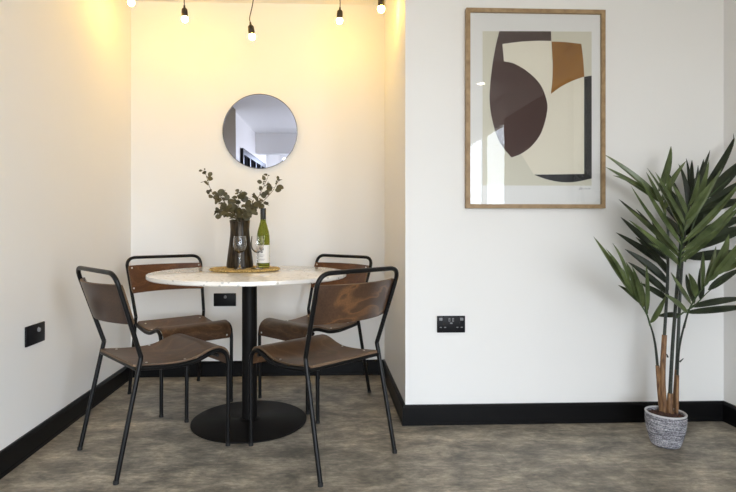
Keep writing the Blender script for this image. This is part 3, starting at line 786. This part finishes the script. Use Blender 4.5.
# left frond, reaching to the picture frame
frond([(668, 232, 2.37), (665, 215, 2.38), (658, 196, 2.40), (648, 185, 2.42)], [
    (664, 205, 2.39, 604.5, 154.5, 2.44, 9), (661, 203, 2.39, 605.5, 167, 2.43, 9.5), (659, 200, 2.40, 613, 175.5, 2.42, 8), (666, 216, 2.38, 646, 172, 2.36, 8),
    (658, 192, 2.40, 671, 146, 2.47, 10), (664, 210, 2.38, 667, 170, 2.30, 8), (661, 203, 2.39, 686, 161, 2.48, 7)], M_leaf, 22)
# dark left frond further down
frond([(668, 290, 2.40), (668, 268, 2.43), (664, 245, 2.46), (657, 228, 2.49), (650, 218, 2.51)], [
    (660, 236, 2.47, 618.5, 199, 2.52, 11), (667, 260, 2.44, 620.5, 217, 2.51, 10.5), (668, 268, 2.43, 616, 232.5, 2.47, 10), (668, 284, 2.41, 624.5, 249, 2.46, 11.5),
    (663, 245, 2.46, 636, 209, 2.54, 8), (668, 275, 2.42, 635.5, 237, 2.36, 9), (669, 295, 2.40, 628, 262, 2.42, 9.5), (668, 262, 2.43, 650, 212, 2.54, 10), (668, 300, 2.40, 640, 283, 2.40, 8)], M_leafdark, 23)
# dark frond standing up behind
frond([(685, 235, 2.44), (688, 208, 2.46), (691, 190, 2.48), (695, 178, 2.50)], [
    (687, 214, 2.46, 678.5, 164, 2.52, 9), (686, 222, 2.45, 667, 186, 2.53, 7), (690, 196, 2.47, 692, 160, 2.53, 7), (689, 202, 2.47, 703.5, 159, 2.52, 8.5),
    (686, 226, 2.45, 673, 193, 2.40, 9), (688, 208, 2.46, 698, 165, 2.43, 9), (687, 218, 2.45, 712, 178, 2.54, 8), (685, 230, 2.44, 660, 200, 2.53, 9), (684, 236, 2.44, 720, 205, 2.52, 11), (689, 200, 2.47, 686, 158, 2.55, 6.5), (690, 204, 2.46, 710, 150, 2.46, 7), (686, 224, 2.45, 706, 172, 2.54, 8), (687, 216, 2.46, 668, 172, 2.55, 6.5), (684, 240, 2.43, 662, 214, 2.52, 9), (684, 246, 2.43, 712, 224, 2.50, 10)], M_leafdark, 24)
# right hand frond arching out past the picture edge
frond([(685, 262, 2.42), (691, 232, 2.42), (700, 210, 2.42), (712, 194, 2.42), (730, 178, 2.42)], [
    (696, 203, 2.44, 737, 133, 2.50, 10), (707, 198, 2.42, 747, 157, 2.47, 14), (700, 209, 2.42, 752, 176, 2.46, 12), (697, 214, 2.42, 748, 199, 2.48, 11),
    (692, 226, 2.42, 695, 178, 2.50, 8), (690, 235, 2.42, 703, 204, 2.50, 12), (690, 238, 2.42, 752, 214, 2.47, 13), (688, 250, 2.42, 756, 226, 2.45, 16), (686, 258, 2.42, 744, 252, 2.43, 13)], M_leafdark, 25)
# low left young frond
frond([(650.4, 326, 2.33), (647, 315, 2.31), (641, 305, 2.28), (632.5, 294.5, 2.24), (622, 281, 2.20)], [
    (633, 295, 2.24, 593.4, 236.5, 2.12, 8.5), (626, 285, 2.22, 606, 249, 2.10, 6), (629, 289, 2.23, 612.4, 243, 2.22, 7), (638, 302, 2.27, 618, 285, 2.24, 6), (640, 304, 2.27, 626, 262, 2.22, 8.5),
    (643, 308, 2.29, 632, 266, 2.18, 6.5), (646.5, 313.5, 2.31, 646, 264.5, 2.25, 8.5), (647, 316, 2.31, 641, 281, 2.36, 6), (650, 323, 2.33, 666, 295, 2.26, 8), (636, 299, 2.26, 622, 268, 2.30, 6.5)], M_leaf, 26)
# low right young frond
frond([(684, 328, 2.31), (687.5, 314, 2.29), (692, 304, 2.27), (700, 291.5, 2.23), (709, 281, 2.19), (718, 271, 2.15)], [
    (690.8, 304.5, 2.27, 670.5, 272, 2.20, 8.5), (687.4, 313, 2.29, 664, 294, 2.22, 8.5), (695.5, 297, 2.25, 688.5, 273, 2.18, 9), (701, 289, 2.22, 703, 251, 2.14, 10),
    (708, 281.5, 2.19, 729, 234, 2.10, 11.5), (714, 275, 2.16, 742, 238, 2.06, 10), (718, 271, 2.15, 748, 255, 2.05, 9), (704, 287, 2.21, 716, 246, 2.24, 8)], M_leaf, 27)
# lowest dark leaves
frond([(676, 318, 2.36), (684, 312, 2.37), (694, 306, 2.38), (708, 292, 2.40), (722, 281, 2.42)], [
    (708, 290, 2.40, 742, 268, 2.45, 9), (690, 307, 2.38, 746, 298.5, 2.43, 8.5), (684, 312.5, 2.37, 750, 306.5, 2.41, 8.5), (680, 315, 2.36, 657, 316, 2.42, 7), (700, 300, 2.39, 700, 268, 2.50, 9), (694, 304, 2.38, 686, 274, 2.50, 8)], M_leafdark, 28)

# ------------------------------------------------------------------ light
w = bpy.data.worlds.new('overcast'); scene.world = w; w.use_nodes = True
bg = w.node_tree.nodes['Background']; bg.inputs['Color'].default_value = (0.84, 0.92, 1.0, 1); bg.inputs['Strength'].default_value = 17.0
WN, WL = w.node_tree.nodes, w.node_tree.links      # overcast sky above, dim ground below the horizon
wt = WN.new('ShaderNodeTexCoord'); ws = WN.new('ShaderNodeSeparateXYZ'); wr = WN.new('ShaderNodeValToRGB')
WL.new(wt.outputs['Generated'], ws.inputs[0]); WL.new(ws.outputs['Z'], wr.inputs[0])
wr.color_ramp.elements[0].position = 0.0; wr.color_ramp.elements[0].color = (0.46, 0.45, 0.43, 1)
wr.color_ramp.elements[1].position = 0.03; wr.color_ramp.elements[1].color = (0.82, 0.90, 1.0, 1)
WL.new(wr.outputs[0], bg.inputs['Color'])
def portal(name, loc, rot, sx, sy):
    l = bpy.data.lights.new(name, 'AREA'); l.shape = 'RECTANGLE'; l.size = sx; l.size_y = sy; l.cycles.is_portal = True
    o = bpy.data.objects.new(name, l); COL.objects.link(o); o.location = loc; o.rotation_euler = rot
portal('daylight_side', (XR+.13, (WY0+WY1)/2, (WZ0+WZ1)/2), (0, PI/2, 0), WZ1-WZ0, WY1-WY0)
portal('daylight_end', ((EX0+EX1)/2, YB-.13, (EZ0+EZ1)/2), (PI/2, 0, 0), EX1-EX0, EZ1-EZ0)

scene.view_settings.view_transform = 'Standard'; scene.view_settings.look = 'None'
scene.view_settings.exposure = -0.11; scene.view_settings.gamma = 1.0
scene.view_settings.use_curve_mapping = False
